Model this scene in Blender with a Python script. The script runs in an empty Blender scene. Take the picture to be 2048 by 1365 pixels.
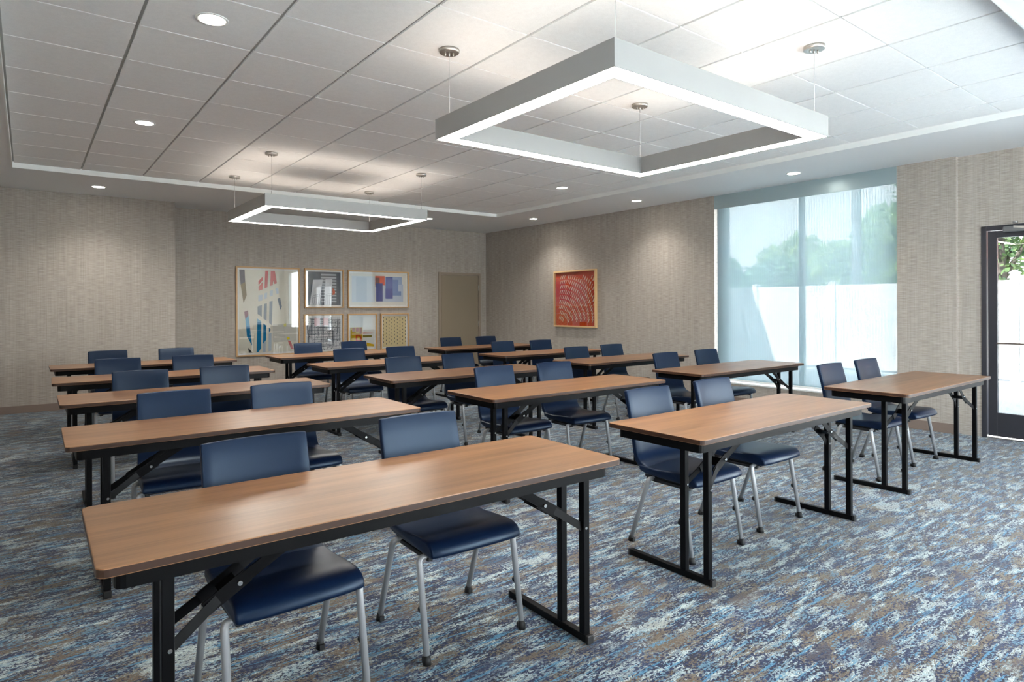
import bpy, bmesh, math, random
from mathutils import Vector, Matrix

# ------------------------------------------------------------------ camera, sky, sun, exposure
scene = bpy.context.scene
C = scene.collection
R = math.radians

cam_data = bpy.data.cameras.new('camera')
cam = bpy.data.objects.new('camera', cam_data)
C.objects.link(cam)
cam_data.sensor_fit = 'HORIZONTAL'
cam_data.sensor_width = 36.0
cam_data.lens = 1261.0 / 2048 * 36
cam_data.shift_y = -68.87 / 2048
cam_data.shift_x = 0.273 / 2048
cam_data.clip_start = 0.05
cam_data.clip_end = 300
cam.matrix_world = (Matrix.Translation((0, 0, 1.383)) @ Matrix.Rotation(R(-37.567), 4, 'Z')
                    @ Matrix.Rotation(R(90), 4, 'X') @ Matrix.Rotation(R(-0.2272), 4, 'Z'))
scene.camera = cam

vs = scene.view_settings
scene.display_settings.display_device = 'sRGB'
vs.view_transform = 'Standard'
vs.look = 'None'
vs.exposure = 2.07
vs.gamma = 1.0
vs.use_curve_mapping = False

SKY = 4.0          # sky brightness
SUN = 20.0
PEND = 12.0        # pendant diffuser
PEND_UP = 2.4      # pendant uplight
SPOT = 22.0        # one downlight, watts

world = bpy.data.worlds.new('sky')
scene.world = world
world.use_nodes = True
wn = world.node_tree
wn.nodes.clear()
w_out = wn.nodes.new('ShaderNodeOutputWorld')
w_bg = wn.nodes.new('ShaderNodeBackground')
w_geo = wn.nodes.new('ShaderNodeTexCoord')
w_sep = wn.nodes.new('ShaderNodeSeparateXYZ')
w_ramp = wn.nodes.new('ShaderNodeValToRGB')
w_ramp.color_ramp.elements[0].position = 0.0
w_ramp.color_ramp.elements[0].color = (0.97, 0.99, 1.0, 1)
w_ramp.color_ramp.elements[1].position = 0.75
w_ramp.color_ramp.elements[1].color = (0.66, 0.80, 1.0, 1)
wn.links.new(w_geo.outputs['Generated'], w_sep.inputs[0])
wn.links.new(w_sep.outputs['Z'], w_ramp.inputs['Fac'])
wn.links.new(w_ramp.outputs['Color'], w_bg.inputs['Color'])
w_bg.inputs['Strength'].default_value = SKY
wn.links.new(w_bg.outputs[0], w_out.inputs['Surface'])

sun_d = bpy.data.lights.new('sun', 'SUN')
sun_d.energy = SUN
sun_d.color = (1.0, 0.98, 0.95)
sun_d.angle = R(0.8)
sun = bpy.data.objects.new('sun', sun_d)
C.objects.link(sun)
sun.rotation_euler = Vector((1.5, -0.335, -1.0)).to_track_quat('-Z', 'Y').to_euler()
sun.location = (-20, 6, 20)

cyc = scene.cycles
cyc.max_bounces = 10
cyc.diffuse_bounces = 6
cyc.glossy_bounces = 4
cyc.transmission_bounces = 6
cyc.transparent_max_bounces = 12
cyc.sample_clamp_indirect = 6.0
cyc.caustics_reflective = False
cyc.caustics_refractive = False

# ------------------------------------------------------------------ helpers
def lin(c):
    out = []
    for v in c[:3]:
        v /= 255.0
        out.append(v / 12.92 if v <= 0.04045 else ((v + 0.055) / 1.055) ** 2.4)
    return (*out, 1.0)


def mat(name, rgb, rough=0.6, metal=0.0, spec=0.5, emit=None, strength=0.0, coat=0.0, coat_rough=0.1):
    m = bpy.data.materials.new(name)
    m.use_nodes = True
    b = m.node_tree.nodes['Principled BSDF']
    b.inputs['Base Color'].default_value = lin(rgb)
    b.inputs['Roughness'].default_value = rough
    b.inputs['Metallic'].default_value = metal
    b.inputs['Specular IOR Level'].default_value = spec
    b.inputs['Coat Weight'].default_value = coat
    b.inputs['Coat Roughness'].default_value = coat_rough
    if emit:
        b.inputs['Emission Color'].default_value = lin(emit)
        b.inputs['Emission Strength'].default_value = strength
    return m


class NT:
    """small helper for building node graphs"""
    def __init__(self, m):
        self.t = m.node_tree
        self.b = self.t.nodes.get('Principled BSDF')
        self.out = [n for n in self.t.nodes if n.type == 'OUTPUT_MATERIAL'][0]

    def n(self, kind, **kw):
        nd = self.t.nodes.new(kind)
        for k, v in kw.items():
            setattr(nd, k, v)
        return nd

    def l(self, a, b):
        self.t.links.new(a, b)

    def math(self, op, a, b=None, clamp=False):
        nd = self.n('ShaderNodeMath', operation=op, use_clamp=clamp)
        for i, v in enumerate((a, b)):
            if v is None:
                continue
            if isinstance(v, (int, float)):
                nd.inputs[i].default_value = v
            else:
                self.l(v, nd.inputs[i])
        return nd.outputs[0]

    def comb(self, x, y, z=0.0):
        nd = self.n('ShaderNodeCombineXYZ')
        for i, v in enumerate((x, y, z)):
            if isinstance(v, (int, float)):
                nd.inputs[i].default_value = v
            else:
                self.l(v, nd.inputs[i])
        return nd.outputs[0]

    def noise(self, vec, scale=1.0, detail=2.0, rough=0.5):
        nd = self.n('ShaderNodeTexNoise')
        nd.inputs['Scale'].default_value = scale
        nd.inputs['Detail'].default_value = detail
        nd.inputs['Roughness'].default_value = rough
        self.l(vec, nd.inputs['Vector'])
        return nd.outputs['Fac']

    def mix(self, f, a, b, blend='MIX'):
        nd = self.n('ShaderNodeMix', data_type='RGBA', blend_type=blend)
        if isinstance(f, (int, float)):
            nd.inputs['Factor'].default_value = f
        else:
            self.l(f, nd.inputs['Factor'])
        for key, v in (('A', a), ('B', b)):
            s = [i for i in nd.inputs if i.name == key and i.type == 'RGBA'][0]
            if isinstance(v, tuple):
                s.default_value = v
            else:
                self.l(v, s)
        return [o for o in nd.outputs if o.type == 'RGBA'][0]

    def ramp(self, f, stops):
        nd = self.n('ShaderNodeMapRange')
        nd.inputs['From Min'].default_value = stops[0]
        nd.inputs['From Max'].default_value = stops[1]
        self.l(f, nd.inputs['Value'])
        return nd.outputs[0]


def bump(nt, height, strength, dist=0.01):
    nd = nt.n('ShaderNodeBump')
    nd.inputs['Strength'].default_value = strength
    nd.inputs['Distance'].default_value = dist
    nt.l(height, nd.inputs['Height'])
    nt.l(nd.outputs[0], nt.b.inputs['Normal'])


# ---- mesh building
def new_bm():
    return bmesh.new()


def add_box(bm, x0, x1, y0, y1, z0, z1, mi=0, M=None):
    vs_ = [bm.verts.new((x, y, z)) for x in (x0, x1) for y in (y0, y1) for z in (z0, z1)]
    if M is not None:
        for v in vs_:
            v.co = M @ v.co
    fs = [(0, 1, 3, 2), (4, 6, 7, 5), (0, 4, 5, 1), (2, 3, 7, 6), (0, 2, 6, 4), (1, 5, 7, 3)]
    out = []
    for f in fs:
        fc = bm.faces.new([vs_[i] for i in f])
        fc.material_index = mi
        out.append(fc)
    return vs_


def frame_from(d):
    d = d.normalized()
    a = Vector((0, 0, 1)) if abs(d.z) < 0.9 else Vector((1, 0, 0))
    u = d.cross(a).normalized()
    return u, d.cross(u).normalized()


def add_tube(bm, pts, r, seg=12, mi=0, smooth=True, cap=True):
    pts = [Vector(p) for p in pts]
    rr = r if isinstance(r, (list, tuple)) else [r] * len(pts)
    rings = []
    u = None
    for i, p in enumerate(pts):
        if i == 0:
            d = pts[1] - p
        elif i == len(pts) - 1:
            d = p - pts[i - 1]
        else:
            d = (pts[i + 1] - p).normalized() + (p - pts[i - 1]).normalized()
        d.normalize()
        if u is None:
            u, v = frame_from(d)
        else:
            u = (u - d * u.dot(d)).normalized()
            v = d.cross(u).normalized()
        rings.append([bm.verts.new(p + (u * math.cos(2 * math.pi * k / seg) + v * math.sin(2 * math.pi * k / seg)) * rr[i])
                      for k in range(seg)])
    for a, b in zip(rings, rings[1:]):
        for k in range(seg):
            f = bm.faces.new((a[k], a[(k + 1) % seg], b[(k + 1) % seg], b[k]))
            f.smooth = smooth
            f.material_index = mi
    if cap:
        for ring in (rings[0][::-1], rings[-1]):
            f = bm.faces.new(ring)
            f.material_index = mi
    return rings


def add_bar(bm, p0, p1, w, t, mi=0, side=None):
    """flat bar from p0 to p1, width w along 'side', thickness t"""
    p0, p1 = Vector(p0), Vector(p1)
    d = (p1 - p0).normalized()
    s = Vector(side).normalized() if side else frame_from(d)[0]
    n = d.cross(s).normalized()
    vv = []
    for p in (p0, p1):
        for a, b in ((-1, -1), (1, -1), (1, 1), (-1, 1)):
            vv.append(bm.verts.new(p + s * a * w / 2 + n * b * t / 2))
    for f in ((0, 1, 2, 3), (7, 6, 5, 4), (0, 4, 5, 1), (1, 5, 6, 2), (2, 6, 7, 3), (3, 7, 4, 0)):
        bm.faces.new([vv[i] for i in f]).material_index = mi


def add_extrusion(bm, loop, xs, fn=None, mi=0):
    """closed (y,z) loop swept along x; fn(x,i,y,z)->(x,y,z)"""
    rings = []
    for x in xs:
        ring = []
        for i, (y, z) in enumerate(loop):
            co = fn(x, i, y, z) if fn else (x, y, z)
            ring.append(bm.verts.new(co))
        rings.append(ring)
    n = len(loop)
    for a, b in zip(rings, rings[1:]):
        for k in range(n):
            bm.faces.new((a[k], b[k], b[(k + 1) % n], a[(k + 1) % n])).material_index = mi
    bm.faces.new(rings[0]).material_index = mi
    bm.faces.new(rings[-1][::-1]).material_index = mi


def link(name, bm, mats, parent=None, bev=0.0, seg=2, ang=35, smooth=False, loc=None):
    bmesh.ops.recalc_face_normals(bm, faces=bm.faces[:])
    if bev > 0:
        es = [e for e in bm.edges if len(e.link_faces) == 2 and e.calc_face_angle(0) > R(ang)]
        bmesh.ops.bevel(bm, geom=es, offset=bev, segments=seg, profile=0.5, affect='EDGES', clamp_overlap=True)
    me = bpy.data.meshes.new(name)
    bm.to_mesh(me)
    bm.free()
    if smooth:
        for p in me.polygons:
            p.use_smooth = True
    for m in (mats if isinstance(mats, (list, tuple)) else [mats]):
        me.materials.append(m)
    o = bpy.data.objects.new(name, me)
    C.objects.link(o)
    if parent is not None:
        o.parent = parent
    if loc is not None:
        o.location = loc
    return o


def smooth_by_angle(o, deg=40):
    me = o.data
    for p in me.polygons:
        p.use_smooth = True
    bm = bmesh.new()
    bm.from_mesh(me)
    for e in bm.edges:
        if len(e.link_faces) == 2:
            e.smooth = e.calc_face_angle(0) < R(deg)
    bm.to_mesh(me)
    bm.free()


def thing(name, label, cat, loc=(0, 0, 0), rz=0.0, group=None):
    o = bpy.data.objects.new(name, None)
    o.empty_display_size = 0.1
    C.objects.link(o)
    o.location = loc
    o.rotation_euler = (0, 0, rz)
    o['label'] = label
    o['category'] = cat
    if group:
        o['group'] = group
    return o


def tag(o, label, cat, group=None):
    o['label'] = label
    o['category'] = cat
    if group:
        o['group'] = group
    return o


def struct(name, bm, m, **kw):
    o = link(name, bm, m, **kw)
    if o.parent is None:
        o['kind'] = 'structure'
    return o


def dup(o, parent=None):
    c = o.copy()
    C.objects.link(c)
    if parent is not None:
        c.parent = parent
    for ch in list(o.children):
        dup(ch, c)
    return c


# ------------------------------------------------------------------ materials
# woven wall covering: horizontal threads crossed by faint vertical bands
m_wall = mat('woven_wallcovering', (168, 160, 150), rough=0.85, spec=0.2)
nt = NT(m_wall)
geo = nt.n('ShaderNodeNewGeometry')
sep = nt.n('ShaderNodeSeparateXYZ')
nt.l(geo.outputs['Position'], sep.inputs[0])
u = nt.math('ADD', sep.outputs['X'], sep.outputs['Y'])
v = sep.outputs['Z']
n1 = nt.noise(nt.comb(nt.math('MULTIPLY', u, 9), nt.math('MULTIPLY', v, 150)), 1, 3, 0.6)
n2 = nt.noise(nt.comb(nt.math('MULTIPLY', u, 95), nt.math('MULTIPLY', v, 1.2), 7.0), 1, 2, 0.7)
n3 = nt.noise(nt.comb(nt.math('MULTIPLY', u, 7), nt.math('MULTIPLY', v, 0.3), 3.0), 1, 3, 0.6)
fac = nt.math('ADD', nt.math('MULTIPLY', n1, 0.6), nt.math('ADD', nt.math('MULTIPLY', n2, 0.25), nt.math('MULTIPLY', n3, 0.15)))
fac = nt.ramp(fac, (0.36, 0.70))
col = nt.mix(fac, lin((146, 138, 129)), lin((196, 188, 179)))
nt.l(col, nt.b.inputs['Base Color'])
bump(nt, n1, 0.25, 0.003)

m_plain_ceiling = mat('ceiling_paint', (236, 237, 237), rough=0.75, spec=0.25)
m_trim_white = mat('white_ceiling_trim', (236, 238, 236), rough=0.5)
m_tile = mat('ceiling_tile', (226, 226, 223), rough=0.95, spec=0.1)
nt = NT(m_tile)
geo = nt.n('ShaderNodeNewGeometry')
f = nt.noise(geo.outputs['Position'], 160, 2, 0.6)
f2 = nt.noise(geo.outputs['Position'], 30, 3, 0.6)
col = nt.mix(nt.ramp(nt.math('ADD', nt.math('MULTIPLY', f, 0.6), nt.math('MULTIPLY', f2, 0.4)), (0.35, 0.65)),
             lin((242, 243, 242)), lin((251, 252, 251)))
nt.l(col, nt.b.inputs['Base Color'])
m_tee = mat('ceiling_grid_metal', (178, 180, 178), rough=0.6)
m_base = mat('taupe_baseboard', (128, 112, 102), rough=0.6)
m_doorpaint = mat('taupe_door_paint', (140, 127, 108), rough=0.5)
m_doorframe = mat('taupe_door_frame_paint', (145, 131, 116), rough=0.5)
m_steel = mat('brushed_steel', (190, 188, 184), rough=0.3, metal=1.0)
m_exterior = mat('exterior_stucco', (200, 196, 188), rough=0.9)

# carpet: distressed streaks of navy, pale grey, sky blue and tan tufts running along x
m_carpet = mat('patterned_carpet', (110, 120, 135), rough=0.95, spec=0.15)
nt = NT(m_carpet)
geo = nt.n('ShaderNodeNewGeometry')
sep = nt.n('ShaderNodeSeparateXYZ')
nt.l(geo.outputs['Position'], sep.inputs[0])
X, Y = sep.outputs['X'], sep.outputs['Y']
tuft = nt.noise(nt.comb(nt.math('MULTIPLY', X, 60), nt.math('MULTIPLY', Y, 100)), 1, 3, 0.65)
tuftc = nt.math('SUBTRACT', tuft, 0.5)


def streak(sx, sy, z, detail, amp, lo, hi, rough=0.6):
    s = nt.noise(nt.comb(nt.math('MULTIPLY', X, sx), nt.math('MULTIPLY', Y, sy), z), 1, detail, rough)
    s = nt.math('ADD', s, nt.math('MULTIPLY', tuftc, amp))
    return nt.ramp(s, (lo, hi))


dark = streak(6.5, 24, 1.0, 6, 1.0, 0.504, 0.518, 0.64)
region = streak(2.4, 4.2, 11.0, 4, 0.9, 0.50, 0.56)
tan = streak(4.5, 10.0, 21.0, 5, 0.9, 0.53, 0.55, 0.62)
sky_ = streak(4.2, 50, 31.0, 3, 0.35, 0.60, 0.615)
skyp = streak(6.0, 18, 47.0, 5, 0.9, 0.60, 0.63)
fleck = streak(9, 60, 61.0, 3, 0.8, 0.50, 0.54)
NAVY, PALE, TAN, SKYC, SLATE, DEEP = (lin((18, 32, 66)), lin((174, 185, 183)), lin((100, 86, 68)),
                                      lin((66, 122, 154)), lin((52, 66, 94)), lin((28, 27, 38)))
c_dark = nt.mix(fleck, NAVY, DEEP)
c_light = nt.mix(fleck, PALE, lin((108, 124, 134)))
base = nt.mix(dark, c_dark, c_light)
c2 = nt.mix(dark, SLATE, nt.mix(fleck, lin((46, 56, 82)), PALE))
base = nt.mix(nt.math('MULTIPLY', region, 0.65), base, c2)
base = nt.mix(nt.math('MULTIPLY', tan, 0.9), base, TAN)
base = nt.mix(nt.math('MULTIPLY', sky_, 0.85), base, SKYC)
base = nt.mix(nt.math('MULTIPLY', skyp, 0.7), base, lin((80, 126, 150)))
vor = nt.n('ShaderNodeTexVoronoi')
vor.inputs['Scale'].default_value = 1.0
wob = nt.math('MULTIPLY', nt.math('SUBTRACT', nt.noise(nt.comb(X, Y), 9.0, 4, 0.7), 0.5), 2.2)
nt.l(nt.comb(nt.math('ADD', nt.math('MULTIPLY', X, 6.0), wob), nt.math('ADD', nt.math('MULTIPLY', Y, 13.0), wob)), vor.inputs['Vector'])
sepc = nt.n('ShaderNodeSeparateColor')
nt.l(vor.outputs['Color'], sepc.inputs[0])
edge = nt.math('MULTIPLY', tuftc, 0.30)
cr = nt.math('ADD', sepc.outputs[0], edge)
base = nt.mix(nt.math('MULTIPLY', nt.ramp(cr, (0.955, 0.97)), 0.55), base, PALE)
base = nt.mix(nt.math('MULTIPLY', nt.ramp(cr, (0.055, 0.04)), 0.5), base, TAN)
cg = nt.math('ADD', sepc.outputs[1], edge)
base = nt.mix(nt.math('MULTIPLY', nt.ramp(cg, (0.945, 0.96)), 0.6), base, NAVY)
fine = nt.noise(geo.outputs['Position'], 190, 1, 0.5)
base = nt.mix(1.0, base, nt.mix(nt.ramp(fine, (0.3, 0.7)), (0.62, 0.62, 0.62, 1), (1.22, 1.22, 1.22, 1)), 'MULTIPLY')
nt.l(base, nt.b.inputs['Base Color'])
nt.b.inputs['Sheen Weight'].default_value = 0.25
nt.b.inputs['Sheen Roughness'].default_value = 0.4
bump(nt, tuft, 0.6, 0.004)

# walnut laminate with the grain along the local x axis
m_wood = mat('walnut_laminate', (150, 108, 80), rough=0.31, spec=0.42)
nt = NT(m_wood)
tc = nt.n('ShaderNodeTexCoord')
oi = nt.n('ShaderNodeObjectInfo')
sep = nt.n('ShaderNodeSeparateXYZ')
nt.l(tc.outputs['Object'], sep.inputs[0])
X, Y, Z = sep.outputs
rnd = nt.math('MULTIPLY', oi.outputs['Random'], 37.0)
g1 = nt.noise(nt.comb(nt.math('MULTIPLY', X, 1.3), nt.math('MULTIPLY', Y, 22), rnd), 1, 4, 0.6)
g2 = nt.noise(nt.comb(nt.math('MULTIPLY', X, 3.5), nt.math('MULTIPLY', Y, 130), rnd), 1, 3, 0.6)
g3 = nt.noise(nt.comb(nt.math('MULTIPLY', X, 0.8), nt.math('MULTIPLY', Y, 5), rnd), 1, 2, 0.5)
gf = nt.math('ADD', nt.math('MULTIPLY', g1, 0.5), nt.math('ADD', nt.math('MULTIPLY', g2, 0.25), nt.math('MULTIPLY', g3, 0.3)))
col = nt.mix(nt.ramp(gf, (0.34, 0.70)), lin((98, 68, 44)), lin((156, 113, 77)))
nt.l(col, nt.b.inputs['Base Color'])
m_wood_edge = mat('walnut_edge_band', (56, 34, 22), rough=0.4)
m_black = mat('black_powder_coated_steel', (5, 5, 7), rough=0.42, spec=0.16)
m_rivet = mat('zinc_rivet', (190, 190, 190), rough=0.25, metal=1.0)

m_vinyl = mat('navy_vinyl', (10, 25, 50), rough=0.34, spec=0.32)
nt = NT(m_vinyl)
nt.b.inputs['Specular Tint'].default_value = (0.66, 0.84, 1.0, 1)  # bluish window light put into the sheen colour
tc = nt.n('ShaderNodeTexCoord')
f = nt.noise(tc.outputs['Object'], 260, 2, 0.6)
bump(nt, f, 0.06, 0.002)
m_shell = mat('black_seat_pan', (18, 20, 24), rough=0.5)
m_leg = mat('silver_painted_tube', (158, 160, 163), rough=0.36, metal=0.35)
m_rubber = mat('black_rubber', (14, 14, 16), rough=0.6)

m_ring = mat('satin_aluminium', (158, 158, 156), rough=0.42, metal=0.2)
nt = NT(m_ring)
tc = nt.n('ShaderNodeTexCoord')
f = nt.noise(tc.outputs['Object'], 7, 5, 0.7)
nt.l(nt.math('ADD', nt.math('MULTIPLY', f, 0.25), 0.28), nt.b.inputs['Roughness'])
m_diff = mat('lit_diffuser', (255, 250, 242), emit=(255, 250, 242), strength=PEND)
m_updiff = mat('lit_uplight_diffuser', (255, 226, 200), emit=(255, 240, 226), strength=PEND_UP)
m_led = mat('lit_downlight_lens', (255, 250, 240), emit=(255, 248, 236), strength=14.0)
m_canopy = mat('satin_nickel', (200, 196, 190), rough=0.28, metal=0.9)
m_cable = mat('clear_steel_cable', (190, 190, 190), rough=0.4, metal=0.5)

m_oak = mat('oak_frame', (196, 154, 104), rough=0.45)
m_oak_pale = mat('pale_oak_frame', (214, 178, 130), rough=0.45)
m_mat_board = mat('white_mat_board', (236, 236, 234), rough=0.8)
m_bronze = mat('dark_bronze_aluminium', (58, 58, 64), rough=0.35, metal=0.3)
m_bar = mat('bronze_bar', (110, 98, 90), rough=0.4, metal=0.4)
m_winframe = mat('grey_window_aluminium', (120, 132, 138), rough=0.4, metal=0.4)
m_valance = mat('pale_anodised_valance', (170, 188, 192), rough=0.36, metal=0.5)
m_sill = mat('white_window_sill', (228, 230, 228), rough=0.4)
m_vinyl_fence = mat('white_vinyl_fence', (232, 232, 230), rough=0.45)
m_concrete = mat('concrete_ground', (222, 222, 220), rough=0.9)
m_bark = mat('grey_bark', (108, 100, 92), rough=0.9)
m_brick = mat('red_brick', (190, 142, 124), rough=0.9)
nt = NT(m_brick)
geo = nt.n('ShaderNodeNewGeometry')
sep = nt.n('ShaderNodeSeparateXYZ')
nt.l(geo.outputs['Position'], sep.inputs[0])
br = nt.n('ShaderNodeTexBrick')
br.inputs['Scale'].default_value = 1.0
br.inputs['Brick Width'].default_value = 0.22
br.inputs['Row Height'].default_value = 0.075
br.inputs['Mortar Size'].default_value = 0.008
br.inputs['Color1'].default_value = lin((196, 140, 120))
br.inputs['Color2'].default_value = lin((178, 122, 104))
br.inputs['Mortar'].default_value = lin((206, 192, 182))
nt.l(nt.comb(sep.outputs['Y'], sep.outputs['Z']), br.inputs['Vector'])
nt.l(br.outputs['Color'], nt.b.inputs['Base Color'])


def leaf_mat(name, a, b):
    m = mat(name, a, rough=0.6)
    t = NT(m)
    g = t.n('ShaderNodeNewGeometry')
    f_ = t.noise(g.outputs['Position'], 3.0, 3, 0.6)
    c_ = t.mix(t.ramp(f_, (0.35, 0.65)), lin(a), lin(b))
    t.l(c_, t.b.inputs['Base Color'])
    tr = t.n('ShaderNodeBsdfTranslucent')
    t.l(c_, tr.inputs['Color'])
    mx = t.n('ShaderNodeMixShader')
    mx.inputs['Fac'].default_value = 0.35
    t.l(t.b.outputs[0], mx.inputs[1])
    t.l(tr.outputs[0], mx.inputs[2])
    t.l(mx.outputs[0], t.out.inputs['Surface'])
    return m


m_leaf = leaf_mat('green_leaves', (120, 160, 96), (176, 200, 120))
m_leaf3 = leaf_mat('deep_green_leaves', (96, 134, 104), (150, 172, 104))
m_leaf2 = leaf_mat('blue_green_leaves', (96, 140, 112), (140, 180, 140))

# clear glass: passes light straight through, mirrors at grazing angles
def glass_mat(name, refl=1.0, tint=(0.96, 0.98, 0.97, 1), base=0.04, power=5.0, amp=0.96):
    m = bpy.data.materials.new(name)
    m.use_nodes = True
    t = NT(m)
    t.t.nodes.remove(t.b)
    lw = t.n('ShaderNodeLayerWeight')
    lw.inputs['Blend'].default_value = 0.5
    f_ = t.math('ADD', t.math('MULTIPLY', t.math('POWER', lw.outputs['Facing'], power), amp), base, clamp=True)
    tr = t.n('ShaderNodeBsdfTransparent')
    tr.inputs['Color'].default_value = tint
    gl = t.n('ShaderNodeBsdfGlossy')
    gl.inputs['Roughness'].default_value = 0.01
    mx = t.n('ShaderNodeMixShader')
    t.l(f_, mx.inputs['Fac'])
    t.l(tr.outputs[0], mx.inputs[1])
    t.l(gl.outputs[0], mx.inputs[2])
    t.l(mx.outputs[0], t.out.inputs['Surface'])
    return m


m_glass = glass_mat('clear_glass')
m_tint = glass_mat('grey_tinted_door_glass', tint=(0.35, 0.36, 0.36, 1))
m_picglass = glass_mat('glossy_picture_glass', base=0.12, tint=(1, 1, 1, 1))

# sun screen fabric: open weave, vertical ribs
m_screen = bpy.data.materials.new('solar_screen_fabric')
m_screen.use_nodes = True
nt = NT(m_screen)
nt.t.nodes.remove(nt.b)
geo = nt.n('ShaderNodeNewGeometry')
sep = nt.n('ShaderNodeSeparateXYZ')
nt.l(geo.outputs['Position'], sep.inputs[0])
rib = nt.math('SINE', nt.math('MULTIPLY', sep.outputs['Y'], 2 * math.pi / 0.033))
rib = nt.math('ADD', nt.math('MULTIPLY', rib, 0.022), 0.17)
tr = nt.n('ShaderNodeBsdfTransparent')
tl = nt.n('ShaderNodeBsdfTranslucent')
tl.inputs['Color'].default_value = lin((108, 120, 124))
df = nt.n('ShaderNodeBsdfDiffuse')
df.inputs['Color'].default_value = lin((150, 166, 168))
mxa = nt.n('ShaderNodeMixShader')
mxa.inputs['Fac'].default_value = 0.25
nt.l(tl.outputs[0], mxa.inputs[1])
nt.l(df.outputs[0], mxa.inputs[2])
mxb = nt.n('ShaderNodeMixShader')
nt.l(rib, mxb.inputs['Fac'])
nt.l(mxa.outputs[0], mxb.inputs[1])
nt.l(tr.outputs[0], mxb.inputs[2])
nt.l(mxb.outputs[0], nt.out.inputs['Surface'])

_flat = {}


def flat(rgb, rough=0.8):
    k = tuple(rgb)
    if k not in _flat:
        _flat[k] = mat('ink_%d_%d_%d' % k, rgb, rough=rough, spec=0.2)
    return _flat[k]


# ------------------------------------------------------------------ the room shell
SOF = 2.968          # plain ceiling border
TIL = 3.02           # underside of the tiles
XL, XR, XR2, XO = -1.45, 7.864, 7.93, 8.12
YN, YB1, YB2 = -2.6, 10.565, 11.141
XJ = 1.762
YJ = 2.443
TX0, TX1, TY0, TY1 = -0.135, 6.59, 1.06, 9.0     # the recessed tile field

bm = new_bm()
add_box(bm, XL - 0.2, XO, YN - 0.2, YB2 + 0.2, -0.2, 0)
struct('floor', bm, m_carpet)

bm = new_bm()   # plain border around the tile field
for b in ((XL - 0.2, TX0, YN - 0.2, YB2 + 0.2), (TX1, XO, YN - 0.2, YB2 + 0.2), (TX0, TX1, YN - 0.2, TY0), (TX0, TX1, TY1, YB2 + 0.2)):
    add_box(bm, *b, SOF, SOF + 0.25)
add_box(bm, TX0, TX1, TY0, TY1, SOF + 0.15, SOF + 0.25)
ceiling = struct('ceiling', bm, m_plain_ceiling)
# tiles and the metal grid between them
bm = new_bm()
px, py, ox, oy = 0.6315, 0.6237, 0.512, 1.70
gx, gy = 0.010, 0.005
i0 = math.floor((TX0 - ox) / px)
j0 = math.floor((TY0 - oy) / py)
for i in range(i0, i0 + 13):
    for j in range(j0, j0 + 15):
        a0, a1 = max(ox + i * px + gx, TX0 + 0.004), min(ox + (i + 1) * px - gx, TX1 - 0.004)
        b0, b1 = max(oy + j * py + gy, TY0 + 0.004), min(oy + (j + 1) * py - gy, TY1 - 0.004)
        if a1 - a0 < 0.02 or b1 - b0 < 0.02:
            continue
        add_box(bm, a0, a1, b0, b1, TIL, TIL + 0.03)
link('ceiling_tiles', bm, m_tile, ceiling)
bm = new_bm()
add_box(bm, TX0, TX1, TY0, TY1, TIL + 0.012, TIL + 0.02)
link('ceiling_grid', bm, m_tee, ceiling)
# bright edge trim around the recess
bm = new_bm()
t_ = 0.012
add_box(bm, TX0 - 0.0, TX0 + t_, TY0, TY1, SOF - 0.006, TIL + 0.01)
add_box(bm, TX1 - t_, TX1, TY0, TY1, SOF - 0.006, TIL + 0.01)
add_box(bm, TX0 + t_, TX1 - t_, TY0, TY0 + t_, SOF - 0.006, TIL + 0.01)
add_box(bm, TX0 + t_, TX1 - t_, TY1 - t_, TY1, SOF - 0.006, TIL + 0.01)
struct('trim_1', bm, m_trim_white)

bm = new_bm()
add_box(bm, XL - 0.2, XJ, YB1, YB2, 0, SOF)
add_box(bm, XL - 0.2, XO, YB2, YB2 + 0.2, 0, SOF)
wall_back = struct('wall_back', bm, m_wall)
bm = new_bm()
add_box(bm, XL - 0.2, XL, -0.5, YB1, 0, SOF)
add_box(bm, XL - 0.2, XL, -2.2, -0.5, 0, 0.8)
add_box(bm, XL - 0.2, XL, -2.2, -0.5, 2.8, SOF)
add_box(bm, XL - 0.2, XL, YN - 0.2, -2.2, 0, SOF)
struct('wall_left', bm, m_wall)

WY0, WY1, WZ0 = 3.02, 5.43, 0.285            # big window opening (up to the ceiling)
DY0, DY1, DZ = 0.33, 2.235, 2.20             # glazed double door
bm = new_bm()
add_box(bm, XR, XO, WY1, YB2, 0, SOF)
add_box(bm, XR, XO, YJ, WY0, 0, SOF)
add_box(bm, XR, XO, WY0, WY1, 0, WZ0)
add_box(bm, XR2, XO, DY1, YJ, 0, SOF)
add_box(bm, XR2, XO, DY0, DY1, DZ, SOF)
add_box(bm, XR2, XO, 0.0, DY0, 0, SOF)
add_box(bm, XR2, XO, -2.3, 0.0, 0, 0.06)
add_box(bm, XR2, XO, -2.3, 0.0, 2.75, SOF)
add_box(bm, XR2, XO, YN - 0.2, -2.3, 0, SOF)
struct('wall_right', bm, m_wall)
bm = new_bm()
add_box(bm, XL, 2.8, YN - 0.2, YN, 0, SOF)
add_box(bm, 2.8, 6.2, YN - 0.2, YN, 0, 0.06)
add_box(bm, 2.8, 6.2, YN - 0.2, YN, 2.85, SOF)
add_box(bm, 6.2, XR2, YN - 0.2, YN, 0, SOF)
struct('wall_near', bm, m_wall)

bm = new_bm()
add_box(bm, XL, XJ, YB1 - 0.012, YB1, 0, 0.098)
add_box(bm, XJ, 6.66, YB2 - 0.012, YB2, 0, 0.098)
add_box(bm, 7.715, XR, YB2 - 0.012, YB2, 0, 0.098)
struct('baseboard_back', bm, m_base, bev=0.003)
bm = new_bm()
add_box(bm, XR - 0.012, XR, YJ, YB2 - 0.012, 0, 0.105)
struct('baseboard_right', bm, m_base, bev=0.003)

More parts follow.
